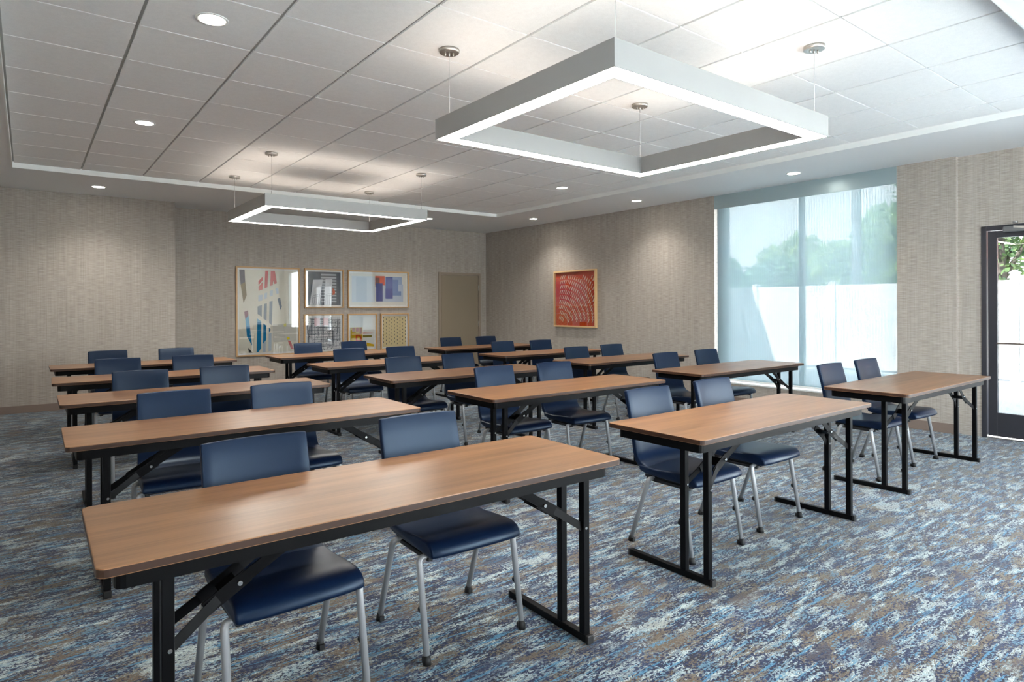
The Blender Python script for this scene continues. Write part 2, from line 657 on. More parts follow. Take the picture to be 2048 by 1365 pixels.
# unseen windows added behind and beside the camera to light the room
def plain_window(name, x0, x1, y0, y1, z0, z1, n, axis):
    bm = new_bm()
    t = 0.05
    def bar(a0, a1, zz0, zz1):
        if axis == 'x':
            add_box(bm, a0, a1, y0, y1, zz0, zz1)
        else:
            add_box(bm, x0, x1, a0, a1, zz0, zz1)
    lo, hi = (x0, x1) if axis == 'x' else (y0, y1)
    bar(lo, hi, z0, z0 + t)
    bar(lo, hi, z1 - t, z1)
    for k in range(n + 1):
        c_ = lo + (hi - lo - t) * k / n
        bar(c_, c_ + t, z0 + t, z1 - t)
    o = struct(name, bm, m_winframe)
    g = new_bm()
    if axis == 'x':
        ym = (y0 + y1) / 2
        add_box(g, x0, x1, ym, ym + 0.006, z0, z1)
    else:
        xm = (x0 + x1) / 2
        add_box(g, xm, xm + 0.006, y0, y1, z0, z1)
    link('window_pane', g, m_glass, o)
    return o


plain_window('added_window_2', 2.8, 6.2, YN - 0.14, YN - 0.06, 0.06, 2.85, 3, 'x')
plain_window('added_window_3', XR2 + 0.06, XR2 + 0.12, -2.3, 0.0, 0.06, 2.75, 2, 'y')

plain_window('added_window_4', XL - 0.14, XL - 0.08, -2.2, -0.5, 0.8, 2.8, 2, 'y')  # added to lift the ceiling and the pendant's left side

# the big window with its sill
bm = new_bm()
fx0, fx1 = 8.03, 8.09
add_box(bm, fx0, fx1, 5.32, WY1, WZ0, SOF)
add_box(bm, fx0, fx1, WY0, 3.07, WZ0, SOF)
add_box(bm, fx0, fx1, 4.20, 4.262, WZ0, SOF)
for a, b in ((3.07, 4.20), (4.262, 5.32)):
    add_box(bm, fx0, fx1, a, b, WZ0, WZ0 + 0.06)
    add_box(bm, fx0, fx1, a, b, SOF - 0.10, SOF)
win = struct('window_1', bm, m_winframe)
bm = new_bm()
add_box(bm, 8.055, 8.061, WY0 + 0.05, 4.20, WZ0 + 0.06, SOF - 0.1)
add_box(bm, 8.055, 8.061, 4.262, 5.32, WZ0 + 0.06, SOF - 0.1)
link('window_pane', bm, m_glass, win)
bm = new_bm()
add_box(bm, XR - 0.012, fx0, WY0, WY1, WZ0, WZ0 + 0.022)
link('window_sill', bm, m_sill, win, bev=0.004)

# roller shade hanging in front of the window
sh = thing('roller_shade', 'translucent white solar roller shade drawn down over the tall window', 'window shade', (XR + 0.03, 4.22, WZ0 + 0.03))
bm = new_bm()
add_box(bm, 0.0, 0.0015, -1.192, 1.175, 0.03, 2.50)
link('shade_fabric', bm, m_screen, sh)
bm = new_bm()
add_box(bm, -0.006, 0.008, -1.192, 1.175, 0.005, 0.032)
link('hem_bar', bm, m_sill, sh, bev=0.003)
bm = new_bm()
add_box(bm, -0.034, -0.028, -1.20, 1.205, 2.455, 2.645)
add_box(bm, -0.028, 0.05, -1.20, 1.205, 2.647, 2.652)
link('valance', bm, m_valance, sh)

# glazed double door
dr = bpy.data.objects.new('door_1', None)
C.objects.link(dr)
dr['kind'] = 'structure'
dr.location = (XR2, (DY0 + DY1) / 2, 0)
def dlink(name, bm, m, parent, **kw):
    for v_ in bm.verts:
        v_.co -= Vector((XR2, (DY0 + DY1) / 2, 0))
    return link(name, bm, m, parent, **kw)
bm = new_bm()
x0, x1 = XR2 - 0.012, XR2 + 0.13
add_box(bm, x0, x1, DY1 - 0.045, DY1, 0.0, DZ)
add_box(bm, x0, x1, DY0, DY0 + 0.045, 0.0, DZ)
add_box(bm, x0, x1, DY0 + 0.045, DY1 - 0.045, DZ - 0.05, DZ)
dlink('door_frame', bm, m_bronze, dr, bev=0.003)
bm = new_bm()
add_box(bm, XR2 - 0.01, XR2 + 0.14, DY0 + 0.045, DY1 - 0.045, 0.0, 0.012)
dlink('threshold', bm, m_steel, dr)
ymid = (DY0 + DY1) / 2
for lo, hi in ((ymid + 0.003, DY1 - 0.049), (DY0 + 0.049, ymid - 0.003)):
    bm = new_bm()
    dx0, dx1 = XR2 + 0.02, XR2 + 0.065
    st, bot, top = 0.078, 0.265, 2.075
    add_box(bm, dx0, dx1, hi - st, hi, 0.02, DZ - 0.053)
    add_box(bm, dx0, dx1, lo, lo + st, 0.02, DZ - 0.053)
    add_box(bm, dx0, dx1, lo + st, hi - st, 0.02, bot)
    add_box(bm, dx0, dx1, lo + st, hi - st, top, DZ - 0.053)
    leaf = dlink('door_leaf', bm, m_bronze, dr, bev=0.003)
    bm = new_bm()
    add_box(bm, dx0 + 0.02, dx0 + 0.026, lo + st - 0.005, hi - st + 0.005, bot - 0.005, top + 0.005)
    dlink('glass_pane', bm, m_tint, leaf)
    bm = new_bm()
    add_box(bm, dx0 - 0.02, dx0 - 0.004, lo + st, hi - st, 0.975, 0.992)
    dlink('push_bar', bm, m_bar, leaf)
bm = new_bm()
add_box(bm, XR2 - 0.055, XR2 - 0.012, 1.72, 2.04, 2.12, 2.178)
cl = dlink('door_closer', bm, mat('closer_grey', (120, 122, 124), rough=0.35, metal=0.6), dr, bev=0.008)
bm = new_bm()
add_tube(bm, [(XR2 - 0.075, 1.93, 2.20), (XR2 - 0.075, 1.93, 2.225)], 0.022, 12)
add_bar(bm, (XR2 - 0.06, 1.95, 2.17), (XR2 - 0.03, 1.60, 2.12), 0.02, 0.006, side=(0, 0, 1))
add_bar(bm, (XR2 - 0.07, 1.78, 2.128), (XR2 - 0.17, 1.55, 2.12), 0.022, 0.006, side=(0, 0, 1))
dlink('closer_arm', bm, m_steel, cl)

# plain interior door in the back wall
dr2 = bpy.data.objects.new('door_2', None)
C.objects.link(dr2)
dr2['kind'] = 'structure'
bm = new_bm()
for v0, v1, z0, z1 in ((6.67, 6.735, 0, 2.095), (7.655, 7.71, 0, 2.095), (6.735, 7.655, 2.045, 2.095)):
    add_box(bm, v0, v1, YB2 - 0.022, YB2, z0, z1)
link('door_frame', bm, m_doorframe, dr2, bev=0.003)
bm = new_bm()
add_box(bm, 6.742, 7.648, YB2 - 0.012, YB2 - 0.001, 0.01, 2.038)
link('door_leaf', bm, m_doorpaint, dr2)
for z in (1.78, 1.02, 0.25):
    bm = new_bm()
    add_tube(bm, [(7.655, YB2 - 0.028, z - 0.055), (7.655, YB2 - 0.028, z + 0.055)], 0.009, 10)
    link('hinge', bm, m_steel, dr2)

# ------------------------------------------------------------------ ceiling lights
def pendant(label, cx, cy, zb, hang):
    t = thing('pendant_light', label, 'pendant light', (cx, cy, zb), 0, 'square ring pendant lights')
    W, D, h, rw = 1.945 / 2, 1.545 / 2, 0.13, 0.107
    def ring(bm, wo, do, wi, di, z0, z1):
        lv = []
        for (a, b) in ((wo, do), (wi, di)):
            for z in (z0, z1):
                lv.append([bm.verts.new((sx * a, sy * b, z)) for sx, sy in ((-1, -1), (1, -1), (1, 1), (-1, 1))])
        o0, o1, n0, n1 = lv
        for k in range(4):
            q = (k + 1) % 4
            bm.faces.new((o0[k], o0[q], o1[q], o1[k]))
            bm.faces.new((n0[q], n0[k], n1[k], n1[q]))
            bm.faces.new((o1[k], o1[q], n1[q], n1[k]))
            bm.faces.new((o0[q], o0[k], n0[k], n0[q]))
    bm = new_bm()
    e = 0.005
    ring(bm, W, D, W - e, D - e, 0, h)
    ring(bm, W - rw + e, D - rw + e, W - rw, D - rw, 0, h)
    ring(bm, W - e, D - e, W - rw + e, D - rw + e, 0.05, 0.08)
    link('ring_housing', bm, m_ring, t)
    bm = new_bm()
    ring(bm, W - e - .001, D - e - .001, W - rw + e + .001, D - rw + e + .001, 0.004, 0.012)
    link('diffuser', bm, m_diff, t)
    bm = new_bm()
    ring(bm, W - 0.03, D - 0.03, W - rw + 0.03, D - rw + 0.03, 0.082, 0.09)
    link('uplight_diffuser', bm, m_updiff, t)
    for hx, hy in hang:
        hx -= cx
        hy -= cy
        zc = TIL - zb
        bm = new_bm()
        add_tube(bm, [(hx, hy, zc - 0.022), (hx, hy, zc - 0.019), (hx, hy, zc)], [0.060, 0.064, 0.064], 28)
        cn = link('ceiling_canopy', bm, m_canopy, t)
        for k in (-1, 0, 1):
            bm = new_bm()
            add_tube(bm, [(hx + k * 0.022, hy - k * 0.012, zc - 0.042), (hx + k * 0.022, hy - k * 0.012, zc - 0.021)], 0.0055, 8)
            link('cable_grip', bm, m_steel, cn)
        bm = new_bm()
        add_tube(bm, [(hx, hy, h - 0.002), (hx, hy, zc - 0.03)], 0.0016, 6)
        add_tube(bm, [(hx, hy, h - 0.01), (hx, hy, h + 0.03)], 0.004, 6)
        link('suspension_cable', bm, m_cable, t)
    return t


pendant('large square ring pendant light hanging nearest, above the middle front tables', 3.038, 2.705, 2.447,
        [(2.136, 3.42), (3.95, 3.42), (3.95, 1.99), (2.136, 1.99)])
pendant('farther square ring pendant light hanging before the wall of framed prints', 2.955, 7.585, 2.455,
        [(2.056, 6.835), (3.857, 6.835), (3.857, 8.325), (2.056, 8.325)])


def downlight(label, x, y, z, power=SPOT, blend=1.0, vis=True):
    t = thing('recessed_downlight', label, 'ceiling light', (x, y, z), 0, 'round recessed downlights')
    bm = new_bm()
    # trim ring
    n = 32
    prof = ((0.088, 0.0), (0.086, -0.004), (0.070, -0.004), (0.067, 0.004))
    rings = [[bm.verts.new((r * math.cos(2 * math.pi * k / n), r * math.sin(2 * math.pi * k / n), zz)) for k in range(n)] for r, zz in prof]
    for a, b in zip(rings, rings[1:]):
        for k in range(n):
            bm.faces.new((a[k], b[k], b[(k + 1) % n], a[(k + 1) % n]))
    link('trim_ring', bm, m_trim_white, t, smooth=True)
    bm = new_bm()
    bmesh.ops.create_circle(bm, cap_ends=True, radius=0.068, segments=32)
    for v_ in bm.verts:
        v_.co.z = -0.001
    link('lens', bm, m_led, t)
    ld = bpy.data.lights.new('downlight_lamp', 'SPOT')
    ld.energy = power
    ld.color = (1.0, 0.95, 0.88)
    ld.spot_size = R(125)
    ld.spot_blend = blend
    ld.shadow_soft_size = 0.06
    lo = bpy.data.objects.new('downlight_lamp', ld)
    C.objects.link(lo)
    lo.parent = t
    lo.location = (0, 0, -0.02)
    return t


downlight('round recessed downlight in the tiles, nearest the camera at upper left', 0.838, 3.869, TIL)
downlight('round recessed downlight in the tiles at far left, behind the nearest one', 0.829, 6.391, TIL)
downlight('round recessed downlight in the far tiles between the two ring pendants', 5.859, 6.471, TIL)
downlight('round recessed downlight in the plain border at left, washing the back wall', 0.746, 9.807, SOF)
downlight('round recessed downlight in the border just right of the far ring pendant', 5.729, 9.897, SOF)
downlight('round recessed downlight in the right border nearest the room corner', 7.26, 8.787, SOF)
downlight('round recessed downlight in the right border, midway between the window and the room corner', 7.277, 6.374, SOF)
downlight('round recessed downlight in the right border in front of the window valance', 7.29, 3.929, SOF)

# ------------------------------------------------------------------ framed pictures
def picture(name, label, origin, ux, w, h, layers, bg, frame=0.022, depth=0.045, mat_w=0.03, mfr=None, print_inset=0.02, mat_m=None, group=None):
    """origin: lower-left corner on the wall; ux: unit vector to the picture's right; polygons in 0..1 of the print"""
    ux = Vector(ux)
    nz = ux.cross(Vector((0, 0, 1)))       # towards the room
    t = thing(name, label, 'framed picture', origin, 0, group)
    def Pt(a, b, d):
        return ux * a + Vector((0, 0, b)) + nz * d
    def boxl(bm, a0, a1, b0, b1, d0, d1, mi=0):
        vv = [bm.verts.new(Pt(a, b, d)) for a in (a0, a1) for b in (b0, b1) for d in (d0, d1)]
        for f_ in ((0, 1, 3, 2), (4, 6, 7, 5), (0, 4, 5, 1), (2, 3, 7, 6), (0, 2, 6, 4), (1, 5, 7, 3)):
            bm.faces.new([vv[i] for i in f_]).material_index = mi
    bm = new_bm()
    boxl(bm, 0, frame, 0, h, 0.004, depth)
    boxl(bm, w - frame, w, 0, h, 0.004, depth)
    boxl(bm, frame, w - frame, 0, frame, 0.004, depth)
    boxl(bm, frame, w - frame, h - frame, h, 0.004, depth)
    link('picture_frame', bm, mfr or m_oak, t, bev=0.0015, seg=1)
    bm = new_bm()
    boxl(bm, frame, w - frame, frame, h - frame, 0.004, 0.012)
    link('mat_board', bm, mat_m or m_mat_board, t)
    a0, b0 = frame + mat_w, frame + mat_w
    pw, ph = w - 2 * a0, h - 2 * b0
    bm = new_bm()
    mats = [flat(bg)]
    boxl(bm, a0, a0 + pw, b0, b0 + ph, 0.012, 0.014)
    d = 0.0142
    for rgb, polys in layers:
        mats.append(flat(rgb))
        for poly in polys:
            vv = [bm.verts.new(Pt(a0 + p[0] * pw, b0 + p[1] * ph, d)) for p in poly]
            fc = bm.faces.new(vv)
            fc.material_index = len(mats) - 1
            fc.normal_update()
            if fc.normal.dot(nz) < 0:
                fc.normal_flip()
        d += 0.0003
    me = bpy.data.meshes.new('print')
    bm.to_mesh(me)
    bm.free()
    for m_ in mats:
        me.materials.append(m_)
    o = bpy.data.objects.new('print', me)
    C.objects.link(o)
    o.parent = t
    bm = new_bm()
    boxl(bm, frame, w - frame, frame, h - frame, depth - 0.012, depth - 0.010)
    link('picture_glass', bm, m_picglass, t)
    return t


def px_map(x0, y0, x1, y1):
    def f_(pts):
        return [((x - x0) / (x1 - x0), 1 - (y - y0) / (y1 - y0)) for x, y in pts]
    return f_


def rect(x0, y0, x1, y1):
    return [(x0, y0), (x1, y0), (x1, y1), (x0, y1)]


GP = 'framed prints grouped on the back wall'
q = px_map(145, 150, 885, 1260)
big = [
    ((208, 206, 196), [q(rect(570, 880, 880, 1120))]),  # pale block: a reflection in the glass, painted into the print
    ((74, 68, 84), [q([(150, 152), (215, 152), (222, 310), (165, 350)])]),
    ((130, 114, 80), [q([(165, 350), (222, 310), (240, 490), (200, 595)])]),
    ((150, 108, 124), [q([(208, 710), (255, 690), (260, 750), (222, 810)])]),
    ((92, 165, 205), [q([(222, 810), (260, 750), (278, 905), (230, 905)]), q([(372, 800), (422, 840), (422, 852), (370, 852)])]),
    ((16, 120, 170), [q([(230, 905), (278, 905), (305, 1165), (240, 1035)]), q([(370, 850), (422, 850), (418, 1200), (385, 1252), (362, 1252)]),
                      q([(448, 865), (485, 900), (484, 1090), (442, 1145)]), q([(520, 925), (542, 955), (518, 1000)])]),
    ((30, 32, 34), [q([(255, 1185), (310, 1255), (262, 1256)])]),
    ((196, 58, 62), [q([(388, 300), (445, 235), (440, 290), (388, 355)]), q([(475, 157), (512, 157), (502, 380), (465, 395)]),
                     q([(545, 157), (600, 157), (625, 325), (590, 335), (578, 290), (572, 350), (538, 360)])]),
    ((206, 96, 92), [q([(388, 375), (440, 310), (440, 410), (390, 430)])]),
    ((184, 198, 212), [q([(385, 490), (438, 480), (435, 560), (385, 570)]), q([(462, 462), (498, 452), (494, 530), (458, 540)]),
                       q([(533, 428), (572, 415), (570, 495), (530, 505)]), q([(605, 395), (640, 382), (652, 460), (620, 470)]),
                       q([(440, 1150), (480, 1104), (476, 1252), (438, 1252)]), q([(515, 1010), (552, 1000), (550, 1240), (512, 1250)])]),
    ((112, 126, 142), [q([(375, 640), (430, 620), (428, 780), (375, 740)]), q([(458, 608), (494, 595), (488, 832), (450, 805)]),
                       q([(528, 572), (568, 562), (556, 898), (520, 860)]), q([(632, 535), (666, 520), (690, 640), (668, 692)])]),
    ((222, 200, 40), [q([(755, 1065), (790, 1060), (795, 1095), (760, 1100)])]),
    ((218, 210, 130), [q([(712, 880), (745, 870), (748, 915), (715, 920)])]),
    ((214, 122, 120), [q([(765, 1110), (800, 1115), (850, 1235), (810, 1230)])]),
]
picture('framed_print', 'largest framed print, abstract red, slate and blue bars on cream, leftmost on the wall', (2.757, YB2, 0.563), (1, 0, 0), 1.061, 1.512, big, (226, 222, 206), group=GP)

q = px_map(125, 120, 585, 600)
st = [q(rect(312, 150 + k * 43, 525, 172 + k * 43)) for k in range(10)]
p2 = [((84, 88, 98), [q(rect(312, 130, 525, 595))]), ((186, 190, 196), st), ((50, 62, 76), [q(rect(130, 125, 310, 210))]),
      ((206, 88, 48), [q([(470, 358), (492, 366), (506, 400), (503, 436), (486, 452), (470, 455)])]),
      ((222, 224, 228), [q([(205, 238), (335, 232), (290, 595), (158, 595)]), q([(372, 228), (468, 224), (455, 595), (355, 595)])]),  # slanted strips: window reflections on the glass, painted into the print
      ((70, 80, 96), [q([(190, 470 + k), (320, 430 + k), (320, 433 + k), (190, 474 + k)]) for k in (0, 28)] +  # fence lines inside those painted reflections
       [q([(360, 440 + k), (462, 430 + k), (462, 433 + k), (360, 444 + k)]) for k in (0, 28)] +
       [q([(205 + k, 440), (209 + k, 440), (189 + k, 590), (184 + k, 590)]) for k in (0, 28, 56, 84)] +
       [q([(378 + k, 440), (381 + k, 440), (377 + k, 590), (373 + k, 590)]) for k in (0, 28, 56)])]
picture('framed_print', 'small square framed print of dark navy with grey stripes, top row', (3.908, YB2, 1.3725), (1, 0, 0), 0.725, 0.705, p2, (54, 68, 82), group=GP)

q = px_map(780, 150, 1585, 615)
p3 = [((206, 216, 226), [q(rect(800, 190, 1125, 570))]), ((194, 206, 220), [q(rect(860, 210, 1010, 560))]), ((184, 198, 218), [q(rect(1235, 300, 1540, 565))]),
      ((150, 172, 206), [q(rect(1380, 190, 1522, 305))]), ((112, 140, 190), [q(rect(1300, 405, 1510, 470))]), ((104, 132, 186), [q(rect(1380, 232, 1466, 408))]),
      ((62, 90, 166), [q(rect(1278, 190, 1384, 520))]), ((44, 66, 150), [q(rect(1275, 370, 1384, 515))]), ((222, 78, 44), [q(rect(1128, 182, 1268, 320))]),
      ((116, 66, 66), [q(rect(1130, 208, 1192, 345))]), ((34, 58, 140), [q(rect(1140, 290, 1236, 560))])]
picture('framed_print', 'wide framed print of overlapping blue blocks with an orange square', (4.716, YB2, 1.368), (1, 0, 0), 1.263, 0.704, p3, (226, 224, 216), group=GP)

random.seed(4)
ln = []
for k in range(46):
    x = random.random() * 0.98
    a = random.random() * 0.6
    ln.append([(x, a), (x + 0.007, a), (x + 0.007 + random.uniform(-.02, .02), min(1, a + random.uniform(.3, .8))), (x + random.uniform(-.01, .01), min(1, a + random.uniform(.3, .8)))])
for k in range(48):
    y = random.random() * 0.98
    a = random.random() * 0.6
    b = min(1, a + random.uniform(.25, .7))
    ln.append([(a, y), (b, y), (b, y + 0.009), (a, y + 0.009)])
ln = [[(min(max(x, 0), 1), min(max(y, 0), 1)) for x, y in pl] for pl in ln]
dots = [[(x, y), (x + .02, y), (x + .02, y + .018), (x, y + .018)] for x, y in [(random.random() * .97, random.random() * .97) for _ in range(120)]]
p4 = [((84, 90, 100), ln), ((60, 66, 78), dots), ((226, 190, 194), [rect(.22, .74, .38, .98), rect(.48, .74, .64, .98)])]
picture('framed_print', 'framed black and white city grid print with faint pink patches, lower row', (3.896, YB2, 0.56), (1, 0, 0), 0.733, 0.70, p4, (216, 218, 220), group=GP)

q = px_map(760, 775, 1135, 1270)
p5 = [((206, 208, 206), [q(rect(765, 780, 960, 940))]), ((188, 152, 16), [q(rect(765, 945, 952, 1262))]), ((154, 84, 34), [q(rect(795, 950, 834, 1012)), q(rect(850, 950, 890, 1012)), q(rect(905, 950, 940, 1050))]),
      ((190, 66, 26), [q([(846, 1062), (905, 1062), (934, 1092), (936, 1165), (846, 1165)])]), ((188, 152, 17), [q([(868, 1084), (896, 1084), (910, 1104), (910, 1145), (868, 1145)])]),
      ((186, 84, 50), [q([(955, 1030), (1110, 1038), (1110, 1046), (955, 1046)])]), ((134, 120, 44), [q(rect(955, 1072, 1095, 1106))]),
      ((212, 174, 24), [q([(1015, 1190), (1130, 1220), (1130, 1255), (1015, 1245)])])]
picture('framed_print', 'small framed print with mustard yellow block and rust shapes, lower row', (4.708, YB2, 0.565), (1, 0, 0), 0.591, 0.695, p5, (222, 222, 218), group=GP)

loz = []
for i in range(9):
    for j in range(9):
        x = 0.03 + i * 0.117
        y = 0.96 - j * 0.115 - (0.058 if i % 2 else 0)
        if y < 0.04:
            continue
        loz.append([(x - .012, y - .022), (x + .014, y - .026), (x + .018, y), (x + .012, y + .024), (x - .014, y + .022)])
picture('framed_print', 'small tan framed print with staggered black dashes, lower right of the group', (5.373, YB2, 0.565), (1, 0, 0), 0.603, 0.692, [((44, 38, 34), loz)], (216, 196, 142), group=GP)

# orange print on the right wall: bands of slanted pale dashes following arcs
dl = []
random.seed(2)
for k in range(15):
    r = 0.30 + k * 0.088
    nd = int(10 + r * 26)
    for j in range(nd):
        a = R(88) * (j + 0.5) / nd
        bend = 1.0 + 0.25 * math.sin(a * 2.0)
        cx_, cy_ = -0.12 + r * bend * math.sin(a) * 0.95, -0.25 + r * bend * math.cos(a) * 0.98
        L_ = 0.036
        dx_, dy_ = math.sin(R(25)) * L_, math.cos(R(25)) * L_
        wq = 0.010
        poly = [(cx_ - dx_ - wq, cy_ - dy_), (cx_ - dx_ + wq, cy_ - dy_), (cx_ + dx_ + wq, cy_ + dy_), (cx_ + dx_ - wq, cy_ + dy_)]
        if all(0.06 < p[0] < 1.0 and 0.05 < p[1] < 0.95 for p in poly):
            dl.append((k, j, poly))
shad = [[(x + .012, y - .006) for x, y in p] for _, _, p in dl]
arts = [((168, 60, 34), shad), ((232, 186, 160), [p for k, j, p in dl if (k + j) % 3]), ((240, 214, 200), [p for k, j, p in dl if not (k + j) % 3])]
picture('framed_print', 'orange red framed print of curving pale dashes on the right wall', (XR, 8.875, 1.005), (0, -1, 0), 1.095, 1.03, arts, (206, 62, 30),
        mfr=m_oak_pale, depth=0.055, frame=0.028, mat_w=0.0)

# ------------------------------------------------------------------ training tables
L, Wd, HT = 1.829, 0.61, 0.75
GT = 'folding training tables in three columns'


def make_table():
    t = thing('training_table', 'x', 'table', (0, 0, 0), 0, GT)
    bm = new_bm()
    loop = []
    rc = 0.028
    for cx, cy, a0 in ((L - rc, rc, -90), (L - rc, Wd - rc, 0), (rc, Wd - rc, 90), (rc, rc, 180)):
        for k in range(5):
            a = R(a0 + 22.5 * k)
            loop.append((cx + rc * math.cos(a), cy + rc * math.sin(a)))
    lo = [bm.verts.new((x, y, HT - 0.024)) for x, y in loop]
    up = [bm.verts.new((x, y, HT)) for x, y in loop]
    bm.faces.new(up)
    bm.faces.new(lo[::-1])
    n = len(loop)
    for k in range(n):
        fc = bm.faces.new((lo[k], lo[(k + 1) % n], up[(k + 1) % n], up[k]))
        fc.material_index = 1
    link('tabletop', bm, [m_wood, m_wood_edge], t, bev=0.0025, seg=2, ang=60)
    # steel apron, a rounded rectangular rim under the top
    bm = new_bm()
    ins, th, z0, z1, rr = 0.042, 0.004, HT - 0.074, HT - 0.024, 0.025
    rings = []
    for off, z in ((0, z0), (0, z1), (th, z1), (th, z0)):
        ring = []
        for cx, cy, a0 in ((L - ins - rr, ins + rr, -90), (L - ins - rr, Wd - ins - rr, 0), (ins + rr, Wd - ins - rr, 90), (ins + rr, ins + rr, 180)):
            for k in range(4):
                a = R(a0 + 30 * k)
                ring.append(bm.verts.new((cx + (rr - off) * math.cos(a), cy + (rr - off) * math.sin(a), z)))
        rings.append(ring)
    n = len(rings[0])
    for a, b in zip(rings, rings[1:] + rings[:1]):
        for k in range(n):
            bm.faces.new((a[k], a[(k + 1) % n], b[(k + 1) % n], b[k]))
    link('apron', bm, m_black, t)
    pw = 0.032
    for xc, s in ((0.165, 1), (L - 0.135, -1)):
        for yc in (0.09, 0.228):
            bm = new_bm()
            add_box(bm, xc - pw / 2, xc + pw / 2, yc - pw / 2, yc + pw / 2, 0.032, HT - 0.0245)
            lg = link('leg', bm, m_black, t, bev=0.003)
            bm = new_bm()
            add_tube(bm, [(xc + 0.004 * s, yc - pw / 2 - 0.003, 0.47), (xc + 0.004 * s, yc - pw / 2 + 0.001, 0.47)], 0.006, 8)
            link('rivet', bm, m_rivet, lg)
        bm = new_bm()
        add_box(bm, xc - pw / 2, xc + pw / 2, 0.062, 0.585, 0.002, 0.033)
        fb = link('foot_bar', bm, m_black, t, bev=0.003)
        for ya in (0.052, 0.580):
            bm = new_bm()
            add_box(bm, xc - pw / 2 - 0.001, xc + pw / 2 + 0.001, ya, ya + 0.015, 0.0, 0.034)
            link('end_cap', bm, m_rubber, fb, bev=0.003)
        # folding brace: a strap from each post, joined at the elbow, running up under the top
        bm = new_bm()
        e1 = xc + s * 0.185
        e2 = xc + s * 0.37
        for yc, yj in ((0.09, 0.122), (0.228, 0.203)):
            add_bar(bm, (xc + s * 0.012, yc, 0.472), (e1 - s * 0.05, yj, 0.556), 0.030, 0.004, side=(-0.53 * s, 0, 0.85))
            add_bar(bm, (e1 - s * 0.085, yj, 0.534), (e1 + s * 0.03, yj, 0.604), 0.042, 0.005, side=(-0.53 * s, 0, 0.85))
            add_bar(bm, (e1, yj, 0.586), (e2, yj + (0.02 if yc > 0.1 else -0.02), 0.704), 0.034, 0.004, side=(-0.5 * s, 0, 0.86))
        add_bar(bm, (e1 - s * 0.02, 0.12, 0.575), (e1 - s * 0.02, 0.205, 0.575), 0.055, 0.004, side=(s * 0.85, 0, 0.53))
        br_ = link('folding_brace', bm, m_black, t)
        for yc in (0.115, 0.21):
            bm = new_bm()
            add_tube(bm, [(e1 + s * 0.005, yc - 0.006, 0.588), (e1 + s * 0.005, yc + 0.006, 0.588)], 0.007, 8)
            link('rivet', bm, m_rivet, br_)
    return t


TABLES = {'T1': (.129, 1.812, -.5), 'T2': (.135, 3.501, -.6), 'T3': (.166, 5.052, -.35), 'T4': (.161, 6.541, -1.3), 'T5': (.189, 8.073, 0),
          'M1': (2.506, 1.796, .45), 'M2': (2.507, 3.47, -.1), 'M3': (2.473, 4.91, -1.0), 'M4': (2.493, 6.434, .3), 'M5': (2.495, 8.004, .1),
          'R1': (4.929, 1.817, .5), 'R2': (4.923, 3.528, -.3), 'R3': (4.894, 4.971, 1.1), 'R4': (4.833, 6.431, 0), 'R5': (4.899, 8.02, -.3)}
ROW = {1: 'nearest', 2: 'second', 3: 'third', 4: 'fourth', 5: 'farthest'}
COL = {'T': 'left', 'M': 'middle', 'R': 'right'}
TL = {'T1': 'walnut topped folding table nearest the camera at lower left, first of the left column',
      'R1': 'walnut topped folding table nearest the glass door, first of the right column',
      'T5': 'walnut topped folding table closest to the back wall in the left column',
      'M5': 'walnut topped folding table before the framed prints, farthest in the middle column',
      'R5': 'walnut topped folding table before the taupe door, farthest in the right column',
      'M1': 'walnut topped folding table nearest the camera in the middle column',
      'R2': 'walnut topped folding table in front of the shaded window, second in the right column'}
proto_t = make_table()
first = True
for k, (x, y, a) in TABLES.items():
    t = proto_t if first else dup(proto_t)
    first = False
    t.location = (x, y, 0)
    t.rotation_euler = (0, 0, R(a))
    t['label'] = TL.get(k, 'walnut topped folding table, %s from the camera in the %s column' % (ROW[int(k[1])], COL[k[0]]))
    t['group'] = GT

# ------------------------------------------------------------------ chairs
GC = 'navy vinyl stacking chairs behind the tables'


